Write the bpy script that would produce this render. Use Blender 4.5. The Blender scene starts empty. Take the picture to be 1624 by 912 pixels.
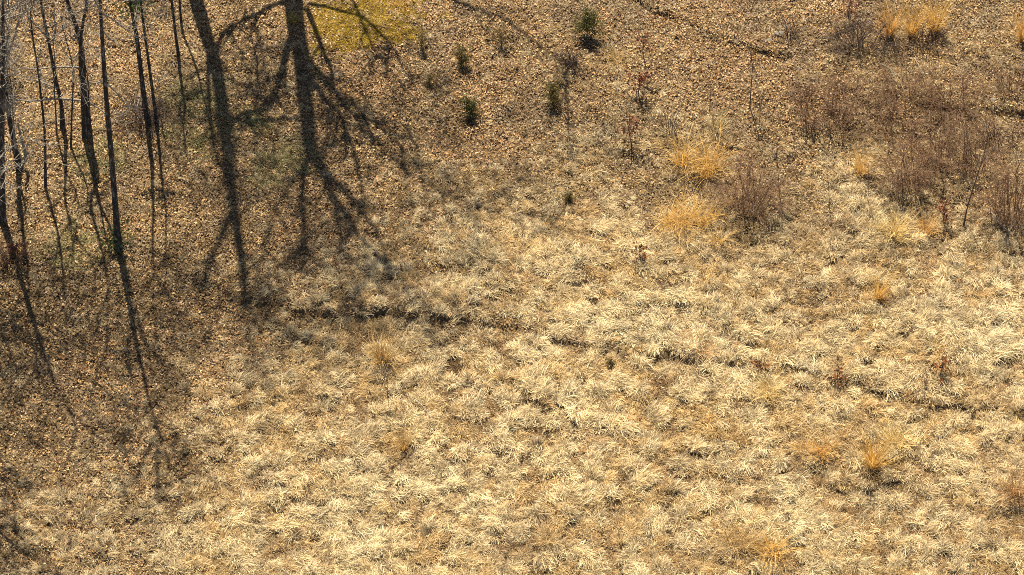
import bpy, math
import numpy as np

# ------------------------------------------------------------------ camera, sky, sun, exposure
W0, H0, FPX = 1624.0, 912.0, 5600.0          # photograph's frame; focal length in its pixels
PITCH, DIST = math.radians(45), 110.0
scene = bpy.context.scene
cam_d = bpy.data.cameras.new("camera")
cam_d.sensor_width = 36.0
cam_d.lens = 36.0 * FPX / W0
cam_d.clip_start, cam_d.clip_end = 1.0, 3000.0
cam = bpy.data.objects.new("camera", cam_d)
scene.collection.objects.link(cam)
CAM = np.array([0.0, -DIST * math.cos(PITCH), DIST * math.sin(PITCH)])
cam.location = CAM
cam.rotation_euler = (math.pi / 2 - PITCH, 0, 0)
scene.camera = cam

SUN_EL, SUN_AZ = math.radians(55), math.radians(-10)     # azimuth measured from +Y towards +X
world = bpy.data.worlds.new("World")
scene.world = world
world.use_nodes = True
nt = world.node_tree
sky = nt.nodes.new("ShaderNodeTexSky")
sky.sky_type = 'NISHITA'
sky.sun_disc = False
sky.sun_elevation = SUN_EL
sky.sun_rotation = SUN_AZ
nt.links.new(sky.outputs[0], nt.nodes["Background"].inputs[0])
nt.nodes["Background"].inputs[1].default_value = 0.05
sun_d = bpy.data.lights.new("sun", 'SUN')
sun_d.energy = 5.0
sun_d.angle = math.radians(0.5)
sun_d.color = (1.0, 0.89, 0.69)
sun = bpy.data.objects.new("sun", sun_d)
scene.collection.objects.link(sun)
TO_SUN = np.array([math.sin(SUN_AZ) * math.cos(SUN_EL), math.cos(SUN_AZ) * math.cos(SUN_EL), math.sin(SUN_EL)])
from mathutils import Vector
sun.rotation_euler = Vector(TO_SUN).to_track_quat('Z', 'Y').to_euler()
sun.location = (-20, 40, 50)
scene.view_settings.view_transform = 'Standard'
scene.view_settings.look = 'None'
scene.view_settings.gamma = 1
scene.view_settings.use_curve_mapping = False
scene.view_settings.exposure = 1.5
scene.cycles.max_bounces = 5
scene.cycles.diffuse_bounces = 2
scene.cycles.transmission_bounces = 3
scene.cycles.glossy_bounces = 2
scene.cycles.use_denoising = False
scene.render.film_transparent = False
scene.cycles.pixel_filter_type = 'BLACKMAN_HARRIS'
scene.cycles.filter_width = 0.95

# ------------------------------------------------------------------ numpy helpers
def smooth(e0, e1, x):
    t = np.clip((x - e0) / (e1 - e0), 0, 1)
    return t * t * (3 - 2 * t)

_tab = np.random.default_rng(7).random((6, 256, 256))
def noise2(x, y, scale, k=0):
    x = np.asarray(x, float) / scale + 91.3; y = np.asarray(y, float) / scale + 37.7
    xi = np.floor(x).astype(int); yi = np.floor(y).astype(int)
    fx = x - xi; fy = y - yi
    fx = fx * fx * (3 - 2 * fx); fy = fy * fy * (3 - 2 * fy)
    t = _tab[k % 6]
    a = t[xi & 255, yi & 255]; b = t[(xi + 1) & 255, yi & 255]
    c = t[xi & 255, (yi + 1) & 255]; d = t[(xi + 1) & 255, (yi + 1) & 255]
    return (a * (1 - fx) + b * fx) * (1 - fy) + (c * (1 - fx) + d * fx) * fy      # 0..1
def fbm(x, y, scale, k=0):
    return (noise2(x, y, scale, k) + 0.5 * noise2(x, y, scale / 2.1, k + 1) + 0.25 * noise2(x, y, scale / 4.3, k + 2)) / 1.75

CF = np.array([0, math.cos(PITCH), -math.sin(PITCH)])      # camera axes
CU = np.array([0, math.sin(PITCH), math.cos(PITCH)])
def rays(u, v):
    u = np.asarray(u, float); v = np.asarray(v, float)
    d = CF + ((H0 / 2 - v) / FPX)[..., None] * CU
    d = d.copy(); d[..., 0] += (u - W0 / 2) / FPX
    return d
def to_plane(u, v, z=0.0):
    d = rays(u, v)
    t = (z - CAM[2]) / d[..., 2]
    return CAM + t[..., None] * d
def to_image(P):
    q = np.asarray(P) - CAM
    dep = q @ CF
    return W0 / 2 + FPX * q[..., 0] / dep, H0 / 2 - FPX * (q @ CU) / dep

VB_U = [-300, 0, 200, 350, 450, 520, 650, 800, 950, 1100, 1300, 1624, 1950]
VB_V = [1000, 930, 850, 760, 640, 560, 450, 345, 300, 275, 290, 300, 300]
def grassiness(x, y):
    u, v = to_image(np.stack([x, y, np.zeros_like(x)], -1))
    d = v - np.interp(u, VB_U, VB_V)
    nz = (fbm(x, y, 3.2, 1) - 0.5) * 500
    return smooth(-260, 210, d + nz), u, v
def poly_ground(pts):
    a = np.array(pts, float)
    return to_plane(a[:, 0], a[:, 1])[:, :2]
BANKS = [
    (poly_ground([(478, 505), (530, 509), (582, 508)]), 0.17, 2.0),
    # worn banks in the ground, higher on the far side: (line, height, fall-off behind, fade)
    (poly_ground([(425, 488), (470, 503), (530, 508), (600, 507), (720, 513), (820, 524), (890, 548), (980, 564), (1110, 577), (1260, 597), (1420, 640), (1640, 672)]), 0.12, 3.0),
    (poly_ground([(985, -20), (1030, 15), (1090, 40), (1130, 62), (1180, 72), (1240, 97), (1275, 90), (1330, 60)]), 0.15, 2.4),
    (poly_ground([(1490, 172), (1545, 176), (1590, 180), (1660, 186)]), 0.17, 2.0),
    (poly_ground([(1320, 775), (1360, 778), (1420, 772)]), 0.10, 1.4),
    (poly_ground([(840, 640), (960, 690), (1010, 720)]), 0.12, 1.4),
    (poly_ground([(150, 890), (190, 860), (215, 830)]), 0.14, 1.2),
]
def tussocks(x, y, cell=0.34):
    """distance to the nearest tussock centre (in cells) and that tussock's random number"""
    px = x / cell + 200.0 + 0.35 * noise2(x, y, 0.5, 1); py = y / (cell * 1.15) + 200.0 + 0.35 * noise2(x, y, 0.5, 2)
    ix = np.floor(px).astype(int); iy = np.floor(py).astype(int)
    best = np.full(np.shape(x), 9.0); who = np.zeros(np.shape(x))
    for a in (-1, 0, 1):
        for b in (-1, 0, 1):
            u, v = ix + a, iy + b
            d = np.hypot(u + _tab[0][u & 255, v & 255] - px, v + _tab[1][u & 255, v & 255] - py)
            m = d < best
            best = np.where(m, d, best); who = np.where(m, _tab[2][u & 255, v & 255], who)
    return best, who
def dome(d, c):
    return np.sqrt(np.clip(1 - (d / 0.72) ** 2, 0, 1)) * (0.25 + 0.95 * c ** 1.3)
def height(x, y, rough=True):
    x = np.asarray(x, float); y = np.asarray(y, float)
    h = (fbm(x, y, 6.0, 0) - 0.5) * 0.45 + (fbm(x, y, 1.7, 2) - 0.5) * 0.22
    for line, hh, back in BANKS:
        best = np.full(x.shape, 1e9); sgn = np.zeros(x.shape)
        for (a, b) in zip(line[:-1], line[1:]):
            ab = b - a; L = np.hypot(*ab)
            t = ((x - a[0]) * ab[0] + (y - a[1]) * ab[1]) / L ** 2
            tc = np.clip(t, 0, 1)
            dx = x - (a[0] + tc * ab[0]); dy = y - (a[1] + tc * ab[1])
            d = np.hypot(dx, dy)
            s = ((x - a[0]) * (-ab[1]) + (y - a[1]) * ab[0]) / L
            m = d < best
            best = np.where(m, d, best); sgn = np.where(m, s, sgn)
        over = np.clip(best - np.abs(sgn), 0, None)          # past the line's ends
        fade = np.exp(-(over / 0.8) ** 2)
        up = smooth(-0.10, 0.10, sgn) * np.exp(-np.clip(sgn, 0, None) / back)
        dip = -0.2 * np.exp(-((sgn + 0.18) / 0.25) ** 2)
        h = h + hh * fade * (up + dip) * (0.5 + 0.7 * smooth(0.3, 0.62, noise2(x, y, 1.3, 3)))
    if rough:
        g = grassiness(x, y)[0]
        d, c = tussocks(x, y)
        h = h + (0.065 + 0.10 * g) * dome(d, c)
    return h
def ground_at(u, v):
    """ground point seen at a photo pixel"""
    z = 0.0
    for _ in range(5):
        p = to_plane(np.array([u]), np.array([v]), z)[0]
        z = float(height(p[0], p[1]))
    return np.array([p[0], p[1], z])

def make_mesh(name, V, F, mat, colors=None, smooth_shade=False, parent=None, link=True):
    V = np.ascontiguousarray(V, np.float32).reshape(-1, 3)
    if not isinstance(F, list): F = [F]
    F = [np.asarray(f, np.int32) for f in F if len(f)]
    me = bpy.data.meshes.new(name)
    me.vertices.add(len(V)); me.vertices.foreach_set("co", V.ravel())
    nl = sum(f.size for f in F); nf = sum(len(f) for f in F)
    me.loops.add(nl); me.loops.foreach_set("vertex_index", np.concatenate([f.ravel() for f in F]))
    tot = np.concatenate([np.full(len(f), f.shape[1], np.int32) for f in F])
    start = np.concatenate([[0], np.cumsum(tot)[:-1]]).astype(np.int32)
    me.polygons.add(nf); me.polygons.foreach_set("loop_start", start); me.polygons.foreach_set("loop_total", tot)
    if smooth_shade: me.polygons.foreach_set("use_smooth", np.ones(nf, bool))
    if colors is not None:
        at = me.attributes.new("tone", 'FLOAT_COLOR', 'POINT')
        c = np.ones((len(V), 4), np.float32); c[:, :3] = colors
        at.data.foreach_set("color", c.ravel())
    me.update(calc_edges=True)
    me.materials.append(mat)
    ob = bpy.data.objects.new(name, me)
    if link: scene.collection.objects.link(ob)
    if parent is not None: ob.parent = parent
    return ob

def tubes(P, R, sides=5):
    """P (n,k,3), R (n,k) -> verts, quads"""
    P = np.asarray(P, float); R = np.asarray(R, float)
    n, k, _ = P.shape
    T = np.gradient(P, axis=1); T /= np.linalg.norm(T, axis=2, keepdims=True) + 1e-9
    whole = P[:, -1] - P[:, 0]
    ax = np.argmin(np.abs(whole), axis=1)
    ref = np.eye(3)[ax][:, None, :]
    U = np.cross(T, np.broadcast_to(ref, T.shape)); U /= np.linalg.norm(U, axis=2, keepdims=True) + 1e-9
    Vv = np.cross(T, U)
    ang = np.arange(sides) * 2 * math.pi / sides
    ring = (U[:, :, None, :] * np.cos(ang)[:, None] + Vv[:, :, None, :] * np.sin(ang)[:, None]) * R[:, :, None, None]
    V = (P[:, :, None, :] + ring).reshape(-1, 3)
    base = (np.arange(n) * k * sides)[:, None, None] + (np.arange(k - 1) * sides)[None, :, None] + np.arange(sides)
    nxt = (np.arange(n) * k * sides)[:, None, None] + (np.arange(k - 1) * sides)[None, :, None] + (np.arange(sides) + 1) % sides
    F = np.stack([base, nxt, nxt + sides, base + sides], -1).reshape(-1, 4)
    return V, F

def join(parts):
    Vs, Fs, o = [], [], 0
    for V, F in parts:
        Vs.append(V); Fs.append(F + o); o += len(V)
    return np.concatenate(Vs), np.concatenate(Fs)

def strips(P, Wd, side):
    """flat blades: P (n,k,3), Wd (n,k), side (n,3)"""
    n, k, _ = P.shape
    off = side[:, None, :] * (Wd[:, :, None] * 0.5)
    V = np.stack([P - off, P + off], 2).reshape(-1, 3)
    b = (np.arange(n) * k * 2)[:, None] + np.arange(k - 1) * 2
    F = np.stack([b, b + 1, b + 3, b + 2], -1).reshape(-1, 4)
    return V, F

def blades(rng, n, rad, length, lift, droop, width, lay=None, lay_amt=0.0, spread=1.0, k=4):
    """arching blades rooted in a disc; returns P, W, side"""
    a = rng.random(n) * 2 * math.pi
    r = rad * np.sqrt(rng.random(n))
    root = np.stack([r * np.cos(a), r * np.sin(a), np.zeros(n) - 0.02], 1)
    az = a + rng.normal(0, 0.9, n) * spread
    d = np.stack([np.cos(az), np.sin(az)], 1)
    if lay is not None:
        d = d * (1 - lay_amt) + np.array([math.cos(lay), math.sin(lay)]) * lay_amt + rng.normal(0, 0.15, (n, 2))
    d /= np.linalg.norm(d, axis=1, keepdims=True) + 1e-6
    el0 = np.clip(rng.normal(lift, 0.25, n), 0.1, 1.5)
    L = length * rng.uniform(0.45, 1.1, n)
    dr = droop * rng.uniform(0.5, 1.4, n)
    P = np.zeros((n, k, 3)); P[:, 0] = root
    sway = rng.normal(0, 0.25, n)
    for i in range(1, k):
        el = el0 - dr * (i - 0.5) / (k - 1)
        s = L / (k - 1)
        ca, sa = np.cos(sway * i), np.sin(sway * i)
        dd = np.stack([d[:, 0] * ca - d[:, 1] * sa, d[:, 0] * sa + d[:, 1] * ca], 1)
        P[:, i, :2] = P[:, i - 1, :2] + dd * (s * np.cos(el))[:, None]
        P[:, i, 2] = P[:, i - 1, 2] + s * np.sin(el)
    P[:, 1:, 2] = np.maximum(P[:, 1:, 2], 0.015 + 0.03 * rng.random((n, k - 1)))
    wd = width * rng.uniform(0.6, 1.4, n)
    Wd = wd[:, None] * np.linspace(1, 0.15, k)[None] ** 0.7
    tw = rng.normal(0, 0.6, n)
    side = np.stack([-d[:, 1] * np.cos(tw), d[:, 0] * np.cos(tw), np.sin(tw)], 1)
    return P, Wd, side

# ------------------------------------------------------------------ materials
def new_mat(name):
    m = bpy.data.materials.new(name); m.use_nodes = True
    t = m.node_tree; t.nodes.clear()
    out = t.nodes.new("ShaderNodeOutputMaterial")
    return m, t, out

def leafy_mat(name, tint=None, instancer=False, trans=0.3, rough=0.45, spec=0.4, tone=True):
    m, t, out = new_mat(name)
    b = t.nodes.new("ShaderNodeBsdfPrincipled")
    b.inputs["Roughness"].default_value = rough
    b.inputs["Specular IOR Level"].default_value = spec
    col = None
    if tone:
        a = t.nodes.new("ShaderNodeAttribute"); a.attribute_name = "tone"; col = a.outputs["Color"]
    if instancer:
        i = t.nodes.new("ShaderNodeAttribute"); i.attribute_type = 'INSTANCER'; i.attribute_name = "tint"
        mx = t.nodes.new("ShaderNodeMix"); mx.data_type = 'RGBA'; mx.blend_type = 'MULTIPLY'
        mx.inputs[0].default_value = 1
        t.links.new(col, mx.inputs[6]); t.links.new(i.outputs["Color"], mx.inputs[7]); col = mx.outputs[2]
    tr = t.nodes.new("ShaderNodeBsdfTranslucent")
    if col is None:
        b.inputs["Base Color"].default_value = (*tint, 1); tr.inputs[0].default_value = (*tint, 1)
    else:
        t.links.new(col, b.inputs["Base Color"]); t.links.new(col, tr.inputs[0])
    ms = t.nodes.new("ShaderNodeMixShader"); ms.inputs[0].default_value = trans
    t.links.new(b.outputs[0], ms.inputs[1]); t.links.new(tr.outputs[0], ms.inputs[2])
    t.links.new(ms.outputs[0], out.inputs[0])
    return m

def bark_mat(name, dark, light, scale=9.0, lo=0.5, hi=0.68, stretch=0.35):
    m, t, out = new_mat(name)
    b = t.nodes.new("ShaderNodeBsdfPrincipled"); b.inputs["Roughness"].default_value = 0.9
    b.inputs["Specular IOR Level"].default_value = 0.15
    tc = t.nodes.new("ShaderNodeTexCoord")
    mp = t.nodes.new("ShaderNodeMapping"); mp.inputs["Scale"].default_value = (1, 1, stretch)
    n = t.nodes.new("ShaderNodeTexNoise"); n.inputs["Scale"].default_value = scale; n.inputs["Detail"].default_value = 6
    n.inputs["Roughness"].default_value = 0.7
    r = t.nodes.new("ShaderNodeValToRGB")
    r.color_ramp.elements[0].position = lo; r.color_ramp.elements[0].color = (*dark, 1)
    r.color_ramp.elements[1].position = hi; r.color_ramp.elements[1].color = (*light, 1)
    bp = t.nodes.new("ShaderNodeBump"); bp.inputs["Strength"].default_value = 0.8; bp.inputs["Distance"].default_value = 0.04
    t.links.new(tc.outputs["Object"], mp.inputs[0]); t.links.new(mp.outputs[0], n.inputs["Vector"])
    t.links.new(n.outputs["Fac"], r.inputs[0]); t.links.new(r.outputs[0], b.inputs["Base Color"])
    t.links.new(n.outputs["Fac"], bp.inputs["Height"]); t.links.new(bp.outputs[0], b.inputs["Normal"])
    t.links.new(b.outputs[0], out.inputs[0])
    return m

def ground_mat():
    m, t, out = new_mat("soil_and_thatch")
    b = t.nodes.new("ShaderNodeBsdfPrincipled"); b.inputs["Roughness"].default_value = 0.95
    b.inputs["Specular IOR Level"].default_value = 0.1
    tc = t.nodes.new("ShaderNodeTexCoord")
    n1 = t.nodes.new("ShaderNodeTexNoise"); n1.inputs["Scale"].default_value = 0.6; n1.inputs["Detail"].default_value = 5
    n2 = t.nodes.new("ShaderNodeTexNoise"); n2.inputs["Scale"].default_value = 14; n2.inputs["Detail"].default_value = 6
    n2.inputs["Roughness"].default_value = 0.75
    r1 = t.nodes.new("ShaderNodeValToRGB"); e = r1.color_ramp.elements
    e[0].position = 0.35; e[0].color = (0.07, 0.043, 0.025, 1); e[1].position = 0.65; e[1].color = (0.13, 0.09, 0.045, 1)
    r2 = t.nodes.new("ShaderNodeValToRGB"); e = r2.color_ramp.elements
    e[0].position = 0.42; e[0].color = (0.03, 0.02, 0.013, 1); e[1].position = 0.68; e[1].color = (0.24, 0.17, 0.09, 1)
    mx = t.nodes.new("ShaderNodeMix"); mx.data_type = 'RGBA'; mx.inputs[0].default_value = 0.6
    bp = t.nodes.new("ShaderNodeBump"); bp.inputs["Distance"].default_value = 0.05
    for n in (n1, n2): t.links.new(tc.outputs["Object"], n.inputs["Vector"])
    t.links.new(n1.outputs["Fac"], r1.inputs[0]); t.links.new(n2.outputs["Fac"], r2.inputs[0])
    t.links.new(r1.outputs[0], mx.inputs[6]); t.links.new(r2.outputs[0], mx.inputs[7])
    t.links.new(mx.outputs[2], b.inputs["Base Color"])
    t.links.new(n2.outputs["Fac"], bp.inputs["Height"]); t.links.new(bp.outputs[0], b.inputs["Normal"])
    t.links.new(b.outputs[0], out.inputs[0])
    return m

M_ground = ground_mat()
M_grass = leafy_mat("dry_straw", instancer=True, trans=0.45, rough=0.5, spec=0.35)
M_litter = leafy_mat("fallen_leaves", trans=0.15, rough=0.5, spec=0.32)
M_leaf = leafy_mat("plant_leaves", trans=0.3, rough=0.5, spec=0.3)
M_straw = leafy_mat("golden_straw", trans=0.35, rough=0.5, spec=0.3)
M_bark = bark_mat("grey_bark", (0.04, 0.034, 0.030), (0.34, 0.31, 0.27), 11.0, 0.52, 0.72)
M_limb = bark_mat("pale_limb_bark", (0.20, 0.175, 0.14), (0.52, 0.48, 0.41), 14.0)
M_twig = bark_mat("brown_twig_bark", (0.10, 0.07, 0.055), (0.20, 0.15, 0.12), 20.0)
M_purple = bark_mat("purplish_twig_bark", (0.19, 0.11, 0.065), (0.36, 0.235, 0.15), 20.0)
M_rock = bark_mat("pale_stone", (0.13, 0.115, 0.09), (0.30, 0.27, 0.22), 12.0, stretch=1.0)

# ------------------------------------------------------------------ tagging
def tag(o, label, cat, group=None):
    o["label"] = label; o["category"] = cat
    if group: o["group"] = group
    return o
def thing(name, loc, label, cat, group=None):
    o = bpy.data.objects.new(name, None)
    o.empty_display_size = 0.2
    scene.collection.objects.link(o); o.location = loc
    return tag(o, label, cat, group)

# ------------------------------------------------------------------ the ground: one sheet, fine under the view, coarse to the horizon
def grid_axis(lo, hi, step, far):
    inner = np.arange(lo, hi + step / 2, step)
    g = []
    s, p = step * 2, hi
    while p < far:
        p += s; s *= 1.35; g.append(p)
    q, s, l = lo, step * 2, []
    while q > -far:
        q -= s; s *= 1.35; l.append(q)
    return np.array(l[::-1] + list(inner) + g)
gx = grid_axis(-24, 24, 0.10, 900); gy = grid_axis(-19, 24, 0.10, 900)
X, Y = np.meshgrid(gx, gy)
near = np.exp(-np.clip(np.maximum(np.abs(X) - 24, np.abs(Y - 2.5) - 21.5), 0, None) / 40)
Z = height(X, Y) * near
nx, ny = len(gx), len(gy)
i = (np.arange(ny - 1)[:, None] * nx + np.arange(nx - 1)).ravel()
ground = make_mesh("ground", np.stack([X, Y, Z], -1), np.stack([i, i + 1, i + nx + 1, i + nx], 1), M_ground, smooth_shade=True)
ground["kind"] = "structure"

# ------------------------------------------------------------------ where grass, leaves and moss lie (a map over the field)
rng = np.random.default_rng(11)
def scatter(per_m2, dens):
    """points over the field (with a margin), kept with probability dens(x, y)"""
    x0, x1, y0, y1 = -23, 23, -18, 22
    n = int((x1 - x0) * (y1 - y0) * per_m2)
    x = rng.uniform(x0, x1, n); y = rng.uniform(y0, y1, n)
    u, v = to_image(np.stack([x, y, np.zeros(n)], -1))
    inside = (u > -170) & (u < W0 + 170) & (v > -170) & (v < H0 + 150)
    x, y = x[inside], y[inside]
    p = dens(x, y)
    k = rng.random(len(x)) < p
    return x[k], y[k]

# ---- fallen leaves: each a small folded kite
LEAF_COLS = np.array([(0.36, 0.225, 0.10), (0.42, 0.295, 0.155), (0.27, 0.145, 0.06), (0.17, 0.08, 0.035), (0.46, 0.35, 0.19), (0.09, 0.045, 0.025), (0.33, 0.18, 0.10)])
lx, ly = scatter(500, lambda x, y: (0.10 + 0.90 * (1 - grassiness(x, y)[0])) * (0.55 + 0.45 * smooth(0.35, 0.6, fbm(x, y, 0.9, 3))))
n = len(lx)
size = rng.uniform(0.022, 0.052, n)
local = np.zeros((n, 4, 3))
asp = rng.uniform(0.45, 0.75, n)
fold = rng.normal(0.15, 0.25, n)
local[:, 0, 0] = -size; local[:, 2, 0] = size
local[:, 1, 1] = size * asp; local[:, 3, 1] = -size * asp
local[:, 1, 2] = size * fold; local[:, 3, 2] = size * (fold + rng.normal(0, 0.15, n))
local[:, 2, 2] = size * rng.normal(0, 0.25, n)
def rand_rot(n, tilt):
    yaw = rng.random(n) * 2 * math.pi; ta = rng.random(n) * 2 * math.pi; t = np.abs(rng.normal(0, tilt, n))
    K = np.stack([np.cos(ta), np.sin(ta), np.zeros(n)], 1)
    c, s = np.cos(t), np.sin(t)
    R = np.zeros((n, 3, 3))
    for a in range(3):
        for b in range(3): R[:, a, b] = K[:, a] * K[:, b] * (1 - c) + (c if a == b else 0)
    R[:, 0, 1] -= K[:, 2] * s; R[:, 1, 0] += K[:, 2] * s
    R[:, 0, 2] += K[:, 1] * s; R[:, 2, 0] -= K[:, 1] * s
    R[:, 1, 2] -= K[:, 0] * s; R[:, 2, 1] += K[:, 0] * s
    Zr = np.zeros((n, 3, 3)); Zr[:, 0, 0] = np.cos(yaw); Zr[:, 0, 1] = -np.sin(yaw); Zr[:, 1, 0] = np.sin(yaw); Zr[:, 1, 1] = np.cos(yaw); Zr[:, 2, 2] = 1
    return R @ Zr
Rm = rand_rot(n, 0.55)
V = np.einsum('nij,nkj->nki', Rm, local)
V[:, :, 0] += lx[:, None]; V[:, :, 1] += ly[:, None]
V[:, :, 2] += (height(lx, ly) + 0.025 + 0.05 * rng.random(n))[:, None]
ci = rng.choice(len(LEAF_COLS), n, p=[0.20, 0.20, 0.16, 0.15, 0.13, 0.11, 0.05])
col = np.array([0.86, 0.78, 0.55]) * LEAF_COLS[ci] * rng.uniform(0.45, 1.35, n)[:, None]
col = col * (1 - 0.45 * smooth(0.45, 0.7, fbm(lx, ly, 1.1, 2)))[:, None]
rust = smooth(0.5, 0.7, fbm(lx, ly, 4.0, 4))[:, None]
col = col * (1 - 0.10 * rust * np.array([0.3, 0.9, 1.2]))
b = np.arange(n) * 4
F = np.concatenate([np.stack([b, b + 1, b + 2], 1), np.stack([b, b + 2, b + 3], 1)])
litter = make_mesh("leaf_litter", V, F, M_litter, np.repeat(col, 4, 0))
litter["kind"] = "stuff"; litter["label"] = "brown and tan fallen leaves carpeting the ground under the trees"; litter["category"] = "leaf litter"

# ---- grass: tuft kinds kept out of the scene, instanced on the points of one object
KINDS = bpy.data.collections.new("tuft_kinds")
def tuft(kind, seed, n, rad, length, lift, droop, width, lay_amt, lay):
    r = np.random.default_rng(seed)
    P, Wd, side = blades(r, n, rad, length, lift, droop, width, lay, lay_amt)
    Vv, Ff = strips(P, Wd, side)
    k = P.shape[1]
    per = r.uniform(0.36, 1.28, n)
    warm = r.uniform(-1, 1, n)
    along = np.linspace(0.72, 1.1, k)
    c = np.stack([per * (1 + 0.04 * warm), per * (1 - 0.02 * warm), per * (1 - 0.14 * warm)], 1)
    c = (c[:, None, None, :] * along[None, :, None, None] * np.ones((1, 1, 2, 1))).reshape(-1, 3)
    o = make_mesh("tuft_kind_%02d" % kind, Vv, Ff, M_grass, c, link=False)
    KINDS.objects.link(o)
q = 0
for s in range(6):      # 0-5: locks combed over by wind and snow, all lying towards +x
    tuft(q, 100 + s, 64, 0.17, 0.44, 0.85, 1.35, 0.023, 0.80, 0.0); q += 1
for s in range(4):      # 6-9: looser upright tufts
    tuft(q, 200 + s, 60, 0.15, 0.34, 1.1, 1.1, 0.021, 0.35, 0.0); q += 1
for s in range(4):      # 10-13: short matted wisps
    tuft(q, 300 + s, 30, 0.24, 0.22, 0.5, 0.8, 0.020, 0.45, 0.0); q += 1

def point_field(name, x, y, z, rot, scl, idx, tint):
    n = len(x)
    me = bpy.data.meshes.new(name); me.vertices.add(n)
    me.vertices.foreach_set("co", np.stack([x, y, z], 1).astype(np.float32).ravel())
    for nm, ty, key, arr in (("rot", 'FLOAT_VECTOR', "vector", rot), ("scl", 'FLOAT_VECTOR', "vector", scl), ("idx", 'INT', "value", idx)):
        a = me.attributes.new(nm, ty, 'POINT'); a.data.foreach_set(key, np.ascontiguousarray(arr, np.int32 if ty == 'INT' else np.float32).ravel())
    a = me.attributes.new("tint", 'FLOAT_COLOR', 'POINT')
    a.data.foreach_set("color", np.concatenate([tint, np.ones((n, 1))], 1).astype(np.float32).ravel())
    ob = bpy.data.objects.new(name, me); scene.collection.objects.link(ob)
    md = ob.modifiers.new("tufts", 'NODES'); md.node_group = GN
    ob["kind"] = "stuff"
    return ob
GN = bpy.data.node_groups.new("tufts_on_points", 'GeometryNodeTree')
GN.interface.new_socket("Geometry", in_out='INPUT', socket_type='NodeSocketGeometry')
GN.interface.new_socket("Geometry", in_out='OUTPUT', socket_type='NodeSocketGeometry')
gi = GN.nodes.new("NodeGroupInput"); go = GN.nodes.new("NodeGroupOutput")
ip = GN.nodes.new("GeometryNodeInstanceOnPoints"); ci_ = GN.nodes.new("GeometryNodeCollectionInfo")
ci_.inputs[0].default_value = KINDS; ci_.inputs["Separate Children"].default_value = True; ci_.inputs["Reset Children"].default_value = True
def named(nm, ty):
    nd = GN.nodes.new("GeometryNodeInputNamedAttribute"); nd.data_type = ty; nd.inputs[0].default_value = nm
    return nd.outputs[0]
GN.links.new(gi.outputs[0], ip.inputs["Points"]); GN.links.new(ci_.outputs[0], ip.inputs["Instance"])
ip.inputs["Pick Instance"].default_value = True
GN.links.new(named("idx", 'INT'), ip.inputs["Instance Index"])
GN.links.new(named("rot", 'FLOAT_VECTOR'), ip.inputs["Rotation"])
GN.links.new(named("scl", 'FLOAT_VECTOR'), ip.inputs["Scale"])
GN.links.new(ip.outputs[0], go.inputs[0])

STRAW = np.array([0.74, 0.545, 0.27]); PALE = np.array([0.90, 0.78, 0.51]); GOLD = np.array([0.66, 0.44, 0.15]); DARK = np.array([0.25, 0.15, 0.075]); BROWN = np.array([0.50, 0.32, 0.155]); GREYG = np.array([0.50, 0.37, 0.19])
def straw_tint(x, y, g):
    a = fbm(x, y, 2.2, 0)[:, None]; b = fbm(x, y, 1.4, 3)[:, None]; c = fbm(x, y, 3.5, 5)[:, None]
    t = STRAW + (PALE - STRAW) * 0.6 * smooth(0.45, 0.75, a)
    t = t + (BROWN - t) * 0.5 * smooth(0.50, 0.78, b)
    t = t + (GOLD - t) * 0.25 * smooth(0.60, 0.75, c)
    cell = tussocks(x, y)[1][:, None]
    t = t + (DARK - t) * 0.6 * (cell < 0.12) + (BROWN - t) * 0.5 * ((cell > 0.10) & (cell < 0.30)) + (PALE - t) * 0.55 * (cell > 0.72)  # darker and paler tussocks: shade pockets and bright highlights put into the tint
    u, v = to_image(np.stack([x, y, np.zeros_like(x)], -1))
    dusky = smooth(1000, 1180, u) * (1 - smooth(330, 480, v)) * smooth(0.25, 0.6, fbm(x, y, 1.8, 4))
    t = t + (np.array([0.40, 0.27, 0.14]) - t) * 0.65 * dusky[:, None]
    t = t + (GREYG - t) * (0.55 * (1 - g))[:, None]
    own = rng.random(len(x))[:, None]
    t = t + (DARK - t) * 0.6 * (own < 0.07) + (PALE - t) * 0.6 * (own > 0.86)  # odd single tufts also carry pocket shade and highlight in their colour
    return t * rng.uniform(0.75, 1.2, len(x))[:, None]
# big tussocks
def on_dome(x, y): return dome(*tussocks(x, y))
TRACK = BANKS[1][0]
def off_track(x, y):
    best = np.full(x.shape, 9.0)
    for a, b in zip(TRACK[:-1], TRACK[1:]):
        ab = b - a; t = np.clip(((x - a[0]) * ab[0] + (y - a[1]) * ab[1]) / (ab @ ab), 0, 1)
        best = np.minimum(best, np.hypot(x - a[0] - t * ab[0], y - a[1] - t * ab[1]))
    return smooth(0.06, 0.30, best)
tx, ty = scatter(62, lambda x, y: (0.10 + 0.90 * grassiness(x, y)[0]) * (0.35 + 0.65 * smooth(0.05, 0.6, on_dome(x, y))) * (0.15 + 0.85 * off_track(x, y)))
g, u, v = grassiness(tx, ty); n1 = len(tx)
mound = smooth(0.1, 1.0, on_dome(tx, ty))
s1 = (0.40 + 0.36 * mound) * (0.65 + 0.35 * g) * rng.uniform(0.75, 1.25, n1)
i1 = np.where(rng.random(n1) < 0.80, rng.integers(0, 6, n1), rng.integers(6, 10, n1))
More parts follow.
